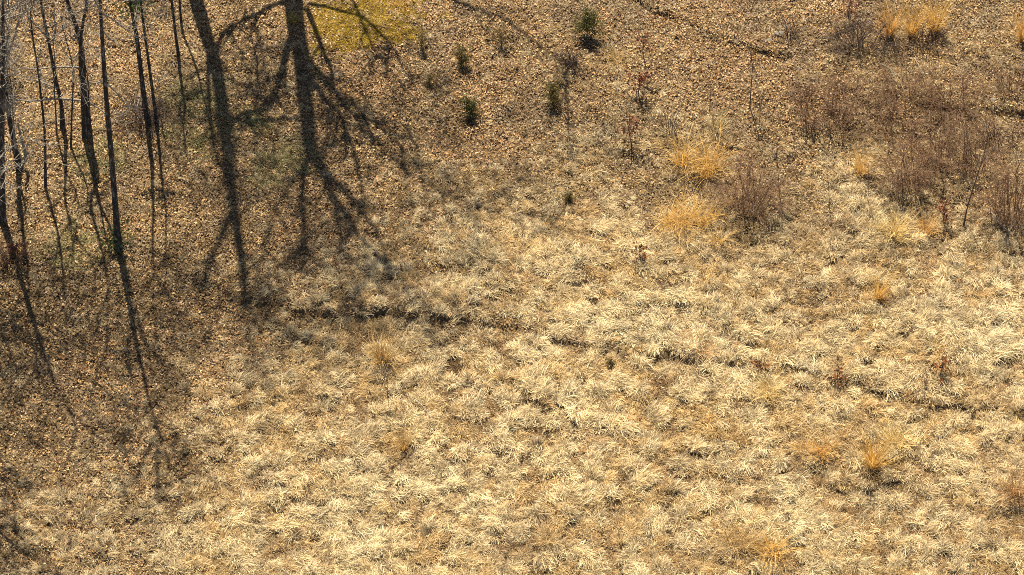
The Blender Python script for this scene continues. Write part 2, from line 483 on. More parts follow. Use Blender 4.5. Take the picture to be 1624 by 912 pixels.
# short matted wisps filling in between
wx, wy = scatter(36, lambda x, y: (0.55 + 0.45 * grassiness(x, y)[0]) * (0.3 + 0.7 * off_track(x, y)))
g2 = grassiness(wx, wy)[0]; n2 = len(wx)
s2 = rng.uniform(0.7, 1.3, n2) * (0.65 + 0.35 * g2); i2 = rng.integers(10, 14, n2)
ax_, ay_ = np.concatenate([tx, wx]), np.concatenate([ty, wy])
gg = np.concatenate([g, g2]); ss = np.concatenate([s1, s2]); n = n1 + n2
hz = np.concatenate([rng.uniform(0.8, 1.25, n1), rng.uniform(0.8, 1.2, n2)])
flow = (fbm(ax_, ay_, 1.6, 1) - 0.5) * 9.0 + (fbm(ax_, ay_, 7.0, 3) - 0.5) * 6.0 - 0.4      # which way the grass lies
flow += rng.normal(0, 0.5, n) + math.pi * (rng.random(n) < 0.2)
rot = np.stack([rng.normal(0, 0.12, n), rng.normal(0, 0.12, n), flow], 1)
grass = point_field("dry_grass", ax_, ay_, height(ax_, ay_), rot, np.stack([ss, ss, ss * hz], 1), np.concatenate([i1, i2]), straw_tint(ax_, ay_, gg))
grass["label"] = "cream and straw coloured dead grass matted in tufts over the field"; grass["category"] = "dry grass"

# ---- yellow-green moss and short grass near the top edge, and greener grass by the tree feet
def patch(name, blobs, per, tint, label, cat, scl, lo=10, hi=14):
    def dens(x, y):
        _, u, v = grassiness(x, y)
        p = np.zeros_like(x)
        for (cu, cv, ru, rv) in blobs:
            p = np.maximum(p, 1 - smooth(0.55, 1.1, np.hypot((u - cu) / ru, (v - cv) / rv) + (fbm(x, y, 0.9, 2) - 0.5) * 2.0))
        return p
    x, y = scatter(per, dens); n = len(x)
    s = scl * rng.uniform(0.7, 1.3, n)
    t = np.array(tint) * rng.uniform(0.7, 1.25, n)[:, None]
    o = point_field(name, x, y, height(x, y) + 0.03, np.stack([rng.normal(0, .1, n), rng.normal(0, .1, n), rng.random(n) * 6.28], 1), np.stack([s, s, s], 1), rng.integers(lo, hi, n), t)
    o["label"] = label; o["category"] = cat
patch("moss", [(575, 12, 110, 48), (520, 25, 50, 45), (610, -5, 90, 40), (565, 60, 45, 30)], 150, (0.54, 0.37, 0.03), "yellow green moss lit by the sun at the top edge", "moss", 0.6)
patch("green_grass", [(300, 160, 55, 38), (330, 215, 70, 35), (400, 190, 60, 25), (140, 250, 60, 40), (440, 255, 60, 40), (120, 400, 60, 40)], 26, (0.34, 0.31, 0.13), "dull green grass thinly growing through the leaf litter", "grass", 0.8)

# ------------------------------------------------------------------ tree building
def unit(a): return a / (np.linalg.norm(a) + 1e-9)
class Wood:
    """collects five-point branch polylines by thickness"""
    def __init__(self, seed): self.r = np.random.default_rng(seed); self.P = []; self.R = []; self.least = 0.009
    def line(self, pts, r0, r1):
        pts = np.asarray(pts, float)
        t = np.linspace(0, len(pts) - 1, 5)
        self.P.append(np.stack([np.interp(t, np.arange(len(pts)), pts[:, a]) for a in range(3)], 1))
        self.R.append(np.linspace(r0, r1, 5))
    def grow(self, p, d, L, r, depth, up=0.12, kids=(3, 4), wob=0.22):
        R = self.r; pts = [p]; d = unit(d)
        for _ in range(4):
            d = unit(d + R.normal(0, wob, 3) + np.array([0, 0, up]))
            pts.append(pts[-1] + d * L / 4)
        self.P.append(np.array(pts)); self.R.append(np.linspace(r, max(r * 0.4, 0.006), 5))
        if depth <= 0: return
        for _ in range(R.integers(kids[0], kids[1] + 1)):
            t = R.uniform(0.3, 1.0) * 4; k = min(int(t), 3)
            q = pts[k] + (pts[k + 1] - pts[k]) * (t - k)
            ax = unit(pts[k + 1] - pts[k])
            side = unit(np.cross(ax, R.normal(0, 1, 3)))
            self.grow(q, unit(ax * R.uniform(0.5, 1.0) + side * R.uniform(0.6, 1.0)), L * R.uniform(0.42, 0.68), max(r * R.uniform(0.38, 0.55), self.least), depth - 1, up, kids, wob)
    def mesh(self, origin, sides=4):
        return tubes(np.array(self.P) - np.asarray(origin), np.array(self.R), sides)

def smooth_line(pts, m):
    pts = np.asarray(pts, float); n = len(pts)
    if n == 2:
        t = np.linspace(0, 1, m)[:, None]; return pts[0] * (1 - t) + pts[1] * t
    ext = np.vstack([2 * pts[0] - pts[1], pts, 2 * pts[-1] - pts[-2]])
    out = []
    for t in np.linspace(0, n - 1 - 1e-6, m):
        k = int(t); f = t - k
        a, b, c, d = ext[k], ext[k + 1], ext[k + 2], ext[k + 3]
        out.append(0.5 * (2 * b + (c - a) * f + (2 * a - 5 * b + 4 * c - d) * f * f + (3 * b - a - 3 * c + d) * f ** 3))
    return np.array(out)

def stand_point(u, v, yb, zb, k):
    """point seen at pixel (u, v) on the upright sheet y = yb + k (z - zb)"""
    d = rays(np.array([u]), np.array([v]))[0]
    t = (yb - k * zb + k * CAM[2] - CAM[1]) / (d[1] - k * d[2])
    return CAM + t * d

def stem_mesh(pts, r0, r1, m=14, sides=9, origin=(0, 0, 0), flare=1.45):
    P = smooth_line(pts, m)
    R = np.linspace(r0, r1, m); R[0] *= flare; R[1] *= 1 + (flare - 1) * 0.3
    return tubes((P - np.asarray(origin))[None], R[None], sides)

def bare_tree(seed, stems, label, group, top=17.0, limbs=13, spread=3.2, visible_limbs=(), name="bare_tree", first=4.5, green=None):
    """stems: list of (pixel polyline from the foot upwards, lean k, radius in m)"""
    rg = np.random.default_rng(seed)
    base = ground_at(*stems[0][0][0])
    root = thing(name, base, label, "tree", group)
    wood = Wood(seed)
    tr = []
    for pix, k, rad in stems:
        b = ground_at(*pix[0])
        pts = [b - np.array([0, 0, 0.12])] + [stand_point(u, v, b[1], b[2], k) for (u, v) in pix[1:]]
        last = pts[-1]; d = unit(pts[-1] - pts[-2]); d = unit(d + np.array([0, 0, 0.6]))
        while last[2] - b[2] < top * 0.8:
            d = unit(d + rg.normal(0, 0.06, 3)); last = last + d * 2.0; pts.append(last)
        tr.append(stem_mesh(pts, rad * 0.8, rad * 0.16, 16, 9, base))
        P = smooth_line(pts, 40)
        for _ in range(int(limbs * 1.5)):
            j = rg.integers(0, 40)
            h = P[j, 2] - b[2]
            if h < first + 1.5: continue
            az = rg.random() * 6.28; el = rg.uniform(0.25, 0.9)
            L = spread * (1.25 - 0.6 * h / top) * rg.uniform(0.6, 1.15)
            wood.grow(P[j], np.array([math.cos(az) * math.cos(el), math.sin(az) * math.cos(el), math.sin(el)]), L, rad * 0.34 * rg.uniform(0.7, 1.1), 3)
        wood.grow(P[-1], P[-1] - P[-3], 3.5, rad * 0.4, 3)
    for pix, k, r in visible_limbs:
        b = base
        pts = [stand_point(u, v, b[1], b[2], k) for (u, v) in pix]
        Pv = smooth_line(pts, 9)
        wood.line(Pv[:5], r * 1.4, r); wood.line(Pv[4:], r, r * 0.5)
        for _ in range(4):
            j = rg.integers(2, 8)
            wood.grow(Pv[j], unit(Pv[j] - Pv[j - 1]) + rg.normal(0, 0.7, 3), rg.uniform(0.4, 1.0), 0.010, 1, up=0.02)
    V, F = join(tr); make_mesh("trunk", V, F, M_bark, smooth_shade=True, parent=root)
    V, F = wood.mesh(base, 4); make_mesh("crown", V, F, M_limb, smooth_shade=True, parent=root)
    if green is not None:
        vines(root, base, green, rg)
    return root

def leaf_cloud(rg, centres, n, jitter, size, cols, asp=0.5, tilt=0.8):
    """n small kite leaves about given centres; returns V, F, colours"""
    c = centres[rg.integers(0, len(centres), n)] + rg.normal(0, 1, (n, 3)) * jitter
    s = size * rg.uniform(0.6, 1.3, n)
    A = rg.normal(0, 1, (n, 3)); A /= np.linalg.norm(A, axis=1, keepdims=True)
    B = rg.normal(0, 1, (n, 3)); B -= (B * A).sum(1, keepdims=True) * A; B /= np.linalg.norm(B, axis=1, keepdims=True)
    V = np.stack([c - A * s[:, None], c + B * (s * asp)[:, None], c + A * s[:, None], c - B * (s * asp)[:, None]], 1).reshape(-1, 3)
    b = np.arange(n) * 4
    F = np.stack([b, b + 1, b + 2, b + 3], 1)
    cc = np.asarray(cols)[rg.integers(0, len(cols), n)] * rg.uniform(0.7, 1.25, n)[:, None]
    return V, F, np.repeat(cc, 4, 0)

def vines(root, base, pix, rg):
    pts = np.array([stand_point(u, v, base[1], base[2], 0.0) for (u, v) in pix]) - base
    V, F, c = leaf_cloud(rg, pts, 260, np.array([0.22, 0.22, 0.22]), 0.07, [(0.05, 0.075, 0.02), (0.08, 0.10, 0.03)])
    make_mesh("vine_leaves", V, F, M_leaf, c, parent=root)

G_TREES = "bare trees at the left edge of the field"
bare_tree(1, [([(31, 268), (20, 215), (13, 175), (6, 120), (-6, 40)], 0.06, 0.12)], "leaning grey bare tree with a broken white limb at the far left", G_TREES, 13, 12,
          visible_limbs=[([(14, 180), (8, 160), (4, 138), (14, 147), (22, 156), (40, 160)], 0.0, 0.045), ([(9, 176), (6, 155), (3, 140)], 0.02, 0.03), ([(24, 235), (21, 190), (19, 155)], -0.02, 0.03), ([(34, 262), (41, 250), (33, 215), (28, 195)], 0.05, 0.05)])
bare_tree(2, [([(99, 205), (97, 165), (88, 125), (76, 60), (64, 0), (58, -60)], 0.05, 0.095)], "slim dark tree forking low, second bare tree from the left with pale boughs crossing it", G_TREES, 13, 12,
          visible_limbs=[([(92, 140), (75, 134), (55, 127), (27, 124)], 0.0, 0.03), ([(80, 68), (88, 48), (86, 30), (80, 12)], 0.0, 0.03), ([(76, 60), (55, 38), (38, 22), (18, 12)], -0.05, 0.03)])
bare_tree(3, [([(138, 214), (134, 150), (130, 80), (122, 45), (106, 0), (98, -50)], 0.10, 0.13), ([(134, 218), (131, 150), (127, 85), (131, 40), (138, 0), (140, -60)], -0.08, 0.095)],
          "twin stemmed dark tree with long white side limbs reaching left", G_TREES, 14, 9,
          visible_limbs=[([(128, 107), (95, 106), (60, 109), (33, 108)], 0.0, 0.035), ([(134, 160), (115, 158), (90, 156), (50, 160), (20, 157), (5, 140)], 0.0, 0.04), ([(137, 160), (150, 168), (165, 178), (175, 190)], 0.0, 0.03), ([(124, 52), (118, 65), (112, 58), (100, 45)], 0.0, 0.02), ([(118, 55), (128, 72), (135, 80)], -.06, .025), ([(133, 128), (150, 131), (163, 129)], 0.0, .02)])
bare_tree(4, [([(187, 392), (183, 330), (176, 240), (168, 150), (162, 60), (158, -10), (156, -60)], 0.05, 0.135)], "tall straight single trunk with its mossy foot lowest down the slope", G_TREES, 14, 16, first=8.0,
          visible_limbs=[([(163, 22), (175, 28), (190, 40), (207, 52)], 0.0, 0.025), ([(160, 20), (152, 4), (146, -6)], 0.0, 0.025), ([(164, 50), (172, 60), (186, 70)], -0.05, 0.02), ([(171, 135), (180, 142), (195, 160), (206, 178)], -0.1, 0.02)],
          green=[(186, 385), (184, 372), (180, 388), (190, 390)])
bare_tree(5, [([(236, 196), (230, 165), (223, 110), (217, 60), (206, 0), (198, -50)], 0.04, 0.12), ([(249, 194), (244, 160), (236, 100), (229, 50), (223, 0), (217, -50)], 0.0, 0.075)], "paired trunks rising out of a dark brush heap with green tufts above", G_TREES, 15, 9, first=6.5,
          visible_limbs=[([(222, 62), (231, 50), (240, 38)], 0, .018), ([(236, 150), (250, 140), (262, 132)], 0, .015)],
          green=[(206, 2), (216, 6), (224, 4), (212, -6), (200, 6), (220, 14)])
bare_tree(6, [([(3, 350), (3, 240), (4, 130), (5, 60), (5, -30)], 0.0, 0.13)], "rough trunk half cut by the left border of the picture", G_TREES, 14, 12,
          visible_limbs=[([(4, 60), (-2, 40), (8, 20), (20, 10)], 0, .025), ([(4, 100), (10, 80), (3, 60)], 0, .02)])
for seed, px, label, top in [(7, [(-75, 300), (-80, 200), (-88, 100), (-95, 0)], "bare tree beyond the left border reaching pale twigs into the upper left corner", 12),
                             (8, [(-105, 455), (-112, 340), (-118, 220), (-125, 100)], "bare tree left of the picture, upper of two, its crown shading the left slope", 11),
                             (9, [(-45, 640), (-52, 540), (-60, 440), (-70, 330)], "bare tree left of the picture, lower of two, its crown shading the lower left corner", 9)]:
    bare_tree(seed, [(px, 0.0, 0.15)], label, G_TREES, top, 22, spread=3.6, first=3.0)
def thin_tree(seed, pix, k, rad, label, top, name="bare_sapling", group="thin bare saplings among the trees"):
    rg = np.random.default_rng(seed)
    b = ground_at(*pix[0]); root = thing(name, b, label, "sapling", group)
    pts = [b - np.array([0, 0, 0.08])] + [stand_point(u, v, b[1], b[2], k) for (u, v) in pix[1:]]
    last = pts[-1]; d = unit(pts[-1] - pts[-2])
    while last[2] - b[2] < top:
        d = unit(d + rg.normal(0, 0.08, 3) + np.array([0, 0, .1])); last = last + d * 0.8; pts.append(last)
    V, F = stem_mesh(pts, rad, rad * 0.35, 12, 6, b, 1.2); make_mesh("trunk", V, F, M_bark if rad > 0.03 else M_twig, smooth_shade=True, parent=root)
    w = Wood(seed); P = smooth_line(pts, 30)
    for _ in range(7):
        j = rg.integers(12, 29); az = rg.random() * 6.28
        w.grow(P[j], np.array([math.cos(az), math.sin(az), rg.uniform(0.4, 1.5)]), (P[-1, 2] - b[2]) * rg.uniform(0.12, 0.28), rad * 0.4, 1)
    w.line(P[10:], rad * 0.62, rad * 0.15)
    V, F = w.mesh(b, 3); make_mesh("branches", V, F, M_limb if rad > 0.03 else M_twig, smooth_shade=True, parent=root)
    return root
thin_tree(21, [(72, 300), (71, 215), (66, 160), (60, 110), (52, 60)], 0, 0.045, "thin pole of a sapling between the two leftmost leaning trees", 7.5)
thin_tree(22, [(112, 235), (114, 180), (116, 130), (114, 100)], 0.05, 0.035, "short dark sapling just left of the twin stemmed tree", 5)
thin_tree(23, [(284, 92), (279, 60), (275, 25), (271, -10)], 0, 0.055, "dark pole right of the brush heap, the longer of the top pair", 8)
thin_tree(24, [(288, 40), (286, 20), (284, -10)], 0, 0.045, "dark pole beside the top edge, the shorter of the top pair", 8)
thin_tree(25, [(150, 285), (147, 230), (143, 190), (140, 150)], -0.04, 0.04, "bent sapling right of the twin stemmed tree", 5)
thin_tree(26, [(408, 130), (408, 112), (407, 92)], 0, 0.022, "lone slender sapling between the two big tree shadows", 1.6)
thin_tree(27, [(90, 215), (88, 170), (86, 140)], 0, 0.03, "twiggy sapling touching the slim forked tree", 4)

# ---- two big trees beyond the top edge: their shadows lie across the leaves
SUN_SLOPE = TO_SUN / TO_SUN[2]
def cast(u, v, h):
    """point at height h whose shadow falls on the ground seen at (u, v)"""
    g = ground_at(u, v)
    return g + SUN_SLOPE * h
def shadow_tree(seed, trunk_pix, rad0, rad1, branches, label, extra=18):
    rg = np.random.default_rng(seed)
    b = ground_at(*trunk_pix[0]); root = thing("spreading_tree", b, label, "tree", "big trees beyond the top edge")
    hs = [(b[1] - ground_at(*p)[1]) / SUN_SLOPE[1] for p in trunk_pix]
    pts = [b - np.array([0, 0, 0.15])] + [cast(p[0], p[1], h) for p, h in list(zip(trunk_pix, hs))[1:]]
    parts = [stem_mesh(pts, rad0, rad1, 20, 10, b)]
    w = Wood(seed); w.least = 0.0105
    ends = [pts[-1]]
    for pix, dh, c, r0, r1 in branches:
        # the first pixel lies on the trunk's shadow
        g0 = ground_at(*pix[0]); h0 = (b[1] - g0[1]) / SUN_SLOPE[1] + dh
        bp, d = [], 0.0; prev = g0
        for (u, v) in pix:
            gq = ground_at(u, v); d += np.linalg.norm(gq - prev); prev = gq
            bp.append(cast(u, v, h0 + c * d))
        parts.append(stem_mesh(bp, r0 * 0.85, r1 * 0.7, 12, 7, b, 1.0))
        Pb = smooth_line(bp, 14)
        ends.append(Pb[-1])
        for _ in range(9):
            j = rg.integers(4, 13)
            w.grow(Pb[j], unit(Pb[j] - Pb[j - 1]) + rg.normal(0, 0.6, 3), np.linalg.norm(Pb[-1] - Pb[0]) * rg.uniform(0.2, 0.4), r1 * 0.6, 2)
    for e in ends:
        for _ in range(5):
            w.grow(e, np.array([rg.normal(0, 0.8), rg.normal(-0.2, 0.8), rg.uniform(0.2, 1.2)]), rg.uniform(2.2, 4.0), 0.035, 3)
    V, F = join(parts); make_mesh("trunk", V, F, M_bark, smooth_shade=True, parent=root)
    V, F = w.mesh(b, 4); make_mesh("crown", V, F, M_limb, smooth_shade=True, parent=root)
shadow_tree(31, [(292, -90), (311, 0), (326, 55), (345, 118), (357, 210), (366, 290), (375, 360), (386, 430), (391, 490)], 0.27, 0.13,
            [([(331, 85), (331, 150), (338, 220), (346, 265)], 0, 0.55, 0.09, 0.05),
             ([(368, 335), (352, 375), (336, 415), (324, 450)], 0, 0.5, 0.14, 0.07),
             ([(350, 120), (385, 138), (420, 156)], 0, 0.4, 0.06, 0.03),
             ([(340, 108), (310, 118), (296, 140), (285, 165)], 0, 0.5, 0.06, 0.03),
             ([(377, 380), (400, 420), (425, 460)], 0, 0.5, 0.07, 0.03)],
            "tall bare tree beyond the top edge casting the long dark trunk shadow nearest the saplings")
shadow_tree(32, [(457, -130), (464, -40), (466, 0), (470, 50), (478, 90), (483, 140), (489, 200), (494, 240), (512, 272)], 0.37, 0.20,
            [([(470, 55), (456, 78), (446, 120), (432, 158), (405, 178), (368, 192)], 0, 0.5, 0.19, 0.11),
             ([(455, 2), (425, 15), (396, 30), (368, 42), (352, 60), (343, 85)], 0, 0.5, 0.17, 0.09),
             ([(484, 92), (508, 118), (532, 146), (556, 180), (600, 195), (645, 202)], 0, 0.55, 0.15, 0.07),
             ([(486, 14), (500, 50), (514, 85), (530, 120)], 0, 0.6, 0.13, 0.08),
             ([(488, 8), (530, 18), (565, 28), (595, 48), (622, 78)], 0, 0.5, 0.11, 0.05),
             ([(535, -12), (560, 5), (573, 35), (586, 66), (598, 88)], 3, 0.5, 0.07, 0.03),
             ([(486, 110), (500, 135), (520, 165), (545, 195), (549, 255)], 0, 0.5, 0.15, 0.09),
             ([(482, 120), (460, 125), (430, 90), (412, 60)], 0, 0.45, 0.05, 0.02),
             ([(492, 235), (480, 300), (482, 360), (488, 410)], 0, 0.6, 0.15, 0.09),
             ([(510, 270), (540, 330), (580, 390), (605, 410)], 0, 0.6, 0.15, 0.09),
             ([(560, 182), (620, 250), (690, 300), (760, 330)], 2, 0.5, 0.07, 0.03),
             ([(690, -20), (740, 10), (800, 30), (850, 70), (905, 110)], 5, 0.5, 0.10, 0.04),
             ([(495, 245), (520, 290), (535, 340), (545, 400)], 0, 0.5, 0.15, 0.08),
             ([(512, 270), (560, 320), (600, 380), (625, 440)], 0, 0.5, 0.14, 0.07),
             ([(545, 200), (565, 260), (580, 330)], 0, 0.5, 0.11, 0.06),
             ([(475, 100), (500, 122), (530, 150), (575, 180), (640, 240), (700, 310)], 0, 0.35, 0.08, 0.04),
             ([(478, 190), (440, 192), (400, 196), (366, 192)], 1, 0.4, 0.10, 0.07),
             ([(500, 250), (455, 300), (430, 350), (415, 410)], 1, 0.4, 0.10, 0.05)],
            "broad bare tree beyond the top edge whose branching shadow crosses the moss")

# ------------------------------------------------------------------ brush heap, shrubs, saplings, grass clumps
PXM = DIST / FPX                                             # metres per photo pixel at the middle of the view
def metres(px, v): return px * PXM * np.linalg.norm(ground_at(812, v) - CAM) / DIST
def upright(px, v): return metres(px, v) / math.cos(PITCH)
def twig_shrub(seed, u, v, wpx, hpx, n, mat, label, group="leafless shrubs on the right of the field", name="bare_shrub", r=0.0055, cat="shrub", stems=9):
    stems = int(stems * 2.2); n = int(n * 1.35)
    rg = np.random.default_rng(seed); b = ground_at(u, v)
    root = thing(name, b, label, cat, group)
    Wm = metres(wpx, v) / 2 * 1.25; Hm = upright(hpx, v) * 0.72
    P0, R0, tips = [], [], []
    for _ in range(stems):
        az = rg.random() * 6.28; q = rg.random() ** 0.5
        top = np.array([math.cos(az) * Wm * q, math.sin(az) * Wm * q * 0.9, Hm * (1.05 - 0.6 * q * q) * rg.uniform(0.45, 1.0)])
        foot = np.array([top[0] * 0.35 + rg.normal(0, Wm * 0.10), top[1] * 0.35 + rg.normal(0, Wm * 0.10), -0.05])
        mid = foot + (top - foot) * 0.5 + np.array([0, 0, Hm * 0.12]) + rg.normal(0, Wm * 0.06, 3)
        P0.append(smooth_line([foot, mid, top], 6)); R0.append(np.linspace(r * 2.2, r, 6)); tips.append(P0[-1])
    tips = np.array(tips)
    V, F = tubes(np.array(P0), np.array(R0), 4); make_mesh("stems", V, F, mat, smooth_shade=True, parent=root)
    k = 4
    si = rg.integers(0, stems, n); st = rg.integers(1, 6, n)
    p = tips[si, st]; out = np.stack([p[:, 0], p[:, 1], np.zeros(n)], 1) * 0.8
    d = out + rg.normal(0, 0.55, (n, 3)) + np.array([0, 0, 0.35]); d /= np.linalg.norm(d, axis=1, keepdims=True)
    L = rg.uniform(0.2, 0.55, n) * max(Wm, Hm * 0.6)
    pts = [p]
    for _ in range(k - 1):
        d = d + rg.normal(0, 0.4, (n, 3)); d /= np.linalg.norm(d, axis=1, keepdims=True)
        pts.append(pts[-1] + d * (L / (k - 1))[:, None])
    V, F = tubes(np.stack(pts, 1), np.linspace(r * 0.8, r * 0.4, k)[None] * rg.uniform(0.7, 1.3, n)[:, None], 3)
    make_mesh("twigs", V, F, mat, smooth_shade=True, parent=root)
    return root
twig_shrub(41, 1188, 330, 110, 95, 900, M_purple, "round purple brown bare shrub between the two big golden grass clumps", stems=16)
twig_shrub(42, 1442, 300, 105, 105, 900, M_purple, "dense dark bare shrub above the arching pale grass, right of the small golden clump", stems=16)
twig_shrub(43, 1366, 78, 85, 60, 620, M_twig, "grey tangled bare shrub left of the three orange grass clumps", stems=12)
twig_shrub(44, 1322, 198, 90, 60, 280, M_purple, "low sparse brown shrub left of the dense dark shrub group", stems=10)
twig_shrub(45, 1512, 178, 125, 75, 560, M_purple, "wide grey brown bramble spread along the dark bank at the right", stems=16)
twig_shrub(46, 1602, 348, 95, 125, 560, M_purple, "tall bare thicket cut by the right border with pale sticks at its foot", stems=18)
twig_shrub(47, 1540, 268, 95, 75, 420, M_purple, "purple haze of thin twigs between bramble and sapling at the right", stems=12)
twig_shrub(48, 1285, 205, 50, 45, 150, M_purple, "small thin shrub left of the low sparse brown one", stems=7)
twig_shrub(49, 1060, 205, 45, 40, 130, M_twig, "small dark twiggy shrub up left of the upper golden clump", stems=7)
twig_shrub(50, 235, 198, 85, 45, 420, M_twig, "dark brush heap of pale twigs round the feet of the paired trunks", None, "brush_heap", 0.008, "brush heap", 12)
twig_shrub(51, 8, 120, 40, 130, 260, M_limb, "pale twiggy bush against the trunk at the left border", None, "bare_shrub", 0.007, "shrub", 9)
twig_shrub(52, 20, 420, 55, 50, 160, M_purple, "dark reddish bush low at the left border", None, "bare_shrub", 0.008, "shrub", 8)
twig_shrub(53, 1250, 55, 40, 40, 120, M_twig, "small twiggy shrub by the pale stones at the top bank", stems=7)
twig_shrub(54, 905, 108, 45, 35, 150, M_twig, "dark low twiggy shrub below left of the biggest cedar", None, "bare_shrub", 0.008, "shrub", 8)
twig_shrub(55, 1465, 70, 70, 45, 180, M_twig, "dark tangle at the feet of the orange grass clumps", stems=8)

for a in [(161, 1405, 205, 100, 60, 380, "low brown thicket between the sparse brown shrub and the small golden clump"), (162, 1440, 150, 110, 60, 380, "brown thicket below the middle orange clump, left of the bramble"),
          (163, 1490, 255, 100, 80, 420, "brown thicket behind the dense dark shrub, under the wide bramble"), (164, 1585, 235, 80, 60, 300, "brown thicket above the tall bare thicket at the right border"),
          (165, 1345, 160, 80, 45, 240, "thin brown scrub below the grey tangled shrub"), (166, 1275, 165, 80, 45, 200, "thin brown scrub right of the straight dark sapling"), (167, 1600, 140, 70, 50, 220, "thin brown scrub above the dark bank at the right border")]:
    twig_shrub(a[0], a[1], a[2], a[3], a[4], a[5], M_purple, a[6], stems=10)
def cedar(seed, u, v, wpx, hpx, cols, label, n=1500):
    n = int(n * (0.8 if cols is OLIVE else 1.6))
    rg = np.random.default_rng(seed); b = ground_at(u, v)
    root = thing("cedar_seedling", b, label, "cedar", "young cedars in the leaf litter")
    Wm = metres(wpx, v) / 2 * 1.2; Hm = upright(hpx, v) * 0.8
    w = Wood(seed); w.line([np.array([0, 0, -0.05]), np.array([rg.normal(0, .02), 0, Hm * 0.95])], 0.022, 0.006)
    V, F = w.mesh((0, 0, 0), 6); make_mesh("trunk", V, F, M_twig, smooth_shade=True, parent=root)
    cs = []; w = Wood(seed + 1)
    for _ in range(44):
        t = rg.uniform(0.12, 1.0); az = rg.random() * 6.28
        rr = Wm * (1.05 - 0.35 * t) * rg.uniform(0.3, 1.2)
        p0 = np.array([0, 0, Hm * t * 0.85]); p1 = p0 + np.array([math.cos(az) * rr, math.sin(az) * rr, Hm * rg.uniform(0.08, 0.22)])
        w.line([p0, p1], 0.006, 0.003)
        for s in np.linspace(0.3, 1.05, 5): cs.append(p0 + (p1 - p0) * s)
    V, F = w.mesh((0, 0, 0), 3); make_mesh("branches", V, F, M_twig, parent=root)
    V, F, c = leaf_cloud(rg, np.array(cs), n, np.array([1, 1, 1.2]) * Wm * 0.13, 0.034, cols, 0.35)
    make_mesh("foliage", V, F, M_leaf, c, parent=root)
GREEN = [(0.055, 0.062, 0.012), (0.09, 0.085, 0.016), (0.035, 0.042, 0.010), (0.15, 0.125, 0.022)]
OLIVE = [(0.17, 0.12, 0.03), (0.28, 0.18, 0.045), (0.10, 0.08, 0.02)]
MIXED = GREEN + OLIVE
cedar(61, 931, 58, 42, 42, GREEN, "biggest dark green cedar seedling at the top middle", 1900)
cedar(62, 746, 185, 30, 34, GREEN, "dark cedar seedling, lowest of the small greens left of middle", 1200)
cedar(63, 732, 105, 30, 34, MIXED, "loose olive cedar seedling above the lowest small green one", 700)
cedar(64, 877, 168, 26, 44, MIXED, "slender yellowish cedar seedling standing between two dark ones and a red oak", 900)
cedar(65, 795, 72, 34, 32, OLIVE, "faint olive cedar seedling left of the biggest one", 500)
cedar(66, 669, 78, 22, 32, OLIVE, "thin cedar seedling right of the yellow moss", 500)
cedar(67, 681, 135, 22, 20, OLIVE, "tiny olive cedar seedling between moss and the lowest dark one", 350)
cedar(68, 902, 318, 18, 14, MIXED, "tiny green seedling where the leaves give way to pale grass", 260)
cedar(69, 968, 578, 14, 11, MIXED, "tiny dark green seedling alone in the middle of the pale grass", 110)

RED = [(0.20, 0.055, 0.025), (0.13, 0.04, 0.025), (0.28, 0.10, 0.04), (0.09, 0.035, 0.02)]
RUST = [(0.36, 0.14, 0.04), (0.22, 0.09, 0.035), (0.30, 0.17, 0.07), (0.14, 0.06, 0.03)]
def leafy_sapling(seed, pix, wpx, hpx, n, cols, label, name="oak_sapling"):
    """stem from its foot up through pix; leaves held round its top part"""
    rg = np.random.default_rng(seed); b = ground_at(*pix[0])
    root = thing(name, b, label, "sapling", "russet leaved saplings in the field")
    pts = [np.array([0, 0, -0.06])] + [stand_point(u, v, b[1], b[2], 0.0) - b for (u, v) in pix[1:]]
    V, F = stem_mesh(pts, 0.020, 0.007, 8, 5, (0, 0, 0), 1.1); make_mesh("stem", V, F, M_twig, smooth_shade=True, parent=root)
    P = smooth_line(pts, 20); w = Wood(seed); cs = []
    Wm = metres(wpx, pix[0][1]) / 2; Hm = upright(hpx, pix[0][1]); zt = P[-1, 2]
    for _ in range(16):
        az = rg.random() * 6.28; z0 = max(zt - Hm * rg.uniform(0.25, 1.0), 0.03)
        p0 = P[np.argmin(np.abs(P[:, 2] - z0))]
        p1 = p0 + np.array([math.cos(az) * Wm * rg.uniform(0.4, 1), math.sin(az) * Wm * rg.uniform(0.4, 1), Hm * rg.uniform(0.1, 0.4)])
        w.line([p0, (p0 + p1) / 2 + np.array([0, 0, 0.04]), p1], 0.007, 0.003)
        for s in (0.5, 0.75, 1.0): cs.append(p0 + (p1 - p0) * s)
    V, F = w.mesh((0, 0, 0), 3); make_mesh("branches", V, F, M_twig, parent=root)
    V, F, c = leaf_cloud(rg, np.array(cs), n, np.array([1, 1, 1]) * max(Wm * 0.16, 0.03), 0.055, cols, 0.55)
    make_mesh("leaves", V, F, M_leaf, c, parent=root)
leafy_sapling(71, [(1012, 152), (1014, 130), (1016, 105)], 40, 46, 170, RED, "dark red leaved oak sapling with the darkest shadow, top right of middle")
leafy_sapling(72, [(1003, 232), (998, 212), (994, 185)], 44, 42, 140, RED, "wispy dull red sapling below the darkest red one")
leafy_sapling(73, [(1026, 112), (1020, 85), (1022, 52)], 26, 24, 60, RED, "tall thin sapling with a small purple red top above the darkest red one")
leafy_sapling(74, [(1016, 416), (1015, 403), (1014, 388)], 26, 28, 110, RUST, "rusty little oak sapling alone in pale grass below the golden clumps")
leafy_sapling(75, [(1329, 610), (1328, 598), (1330, 580)], 34, 30, 130, RUST, "rusty brown oak sapling right of middle with a dark shadow at its foot")
leafy_sapling(76, [(1490, 600), (1493, 588), (1496, 574)], 40, 24, 130, RUST, "low rusty oak sapling, rightmost of those in the pale grass")
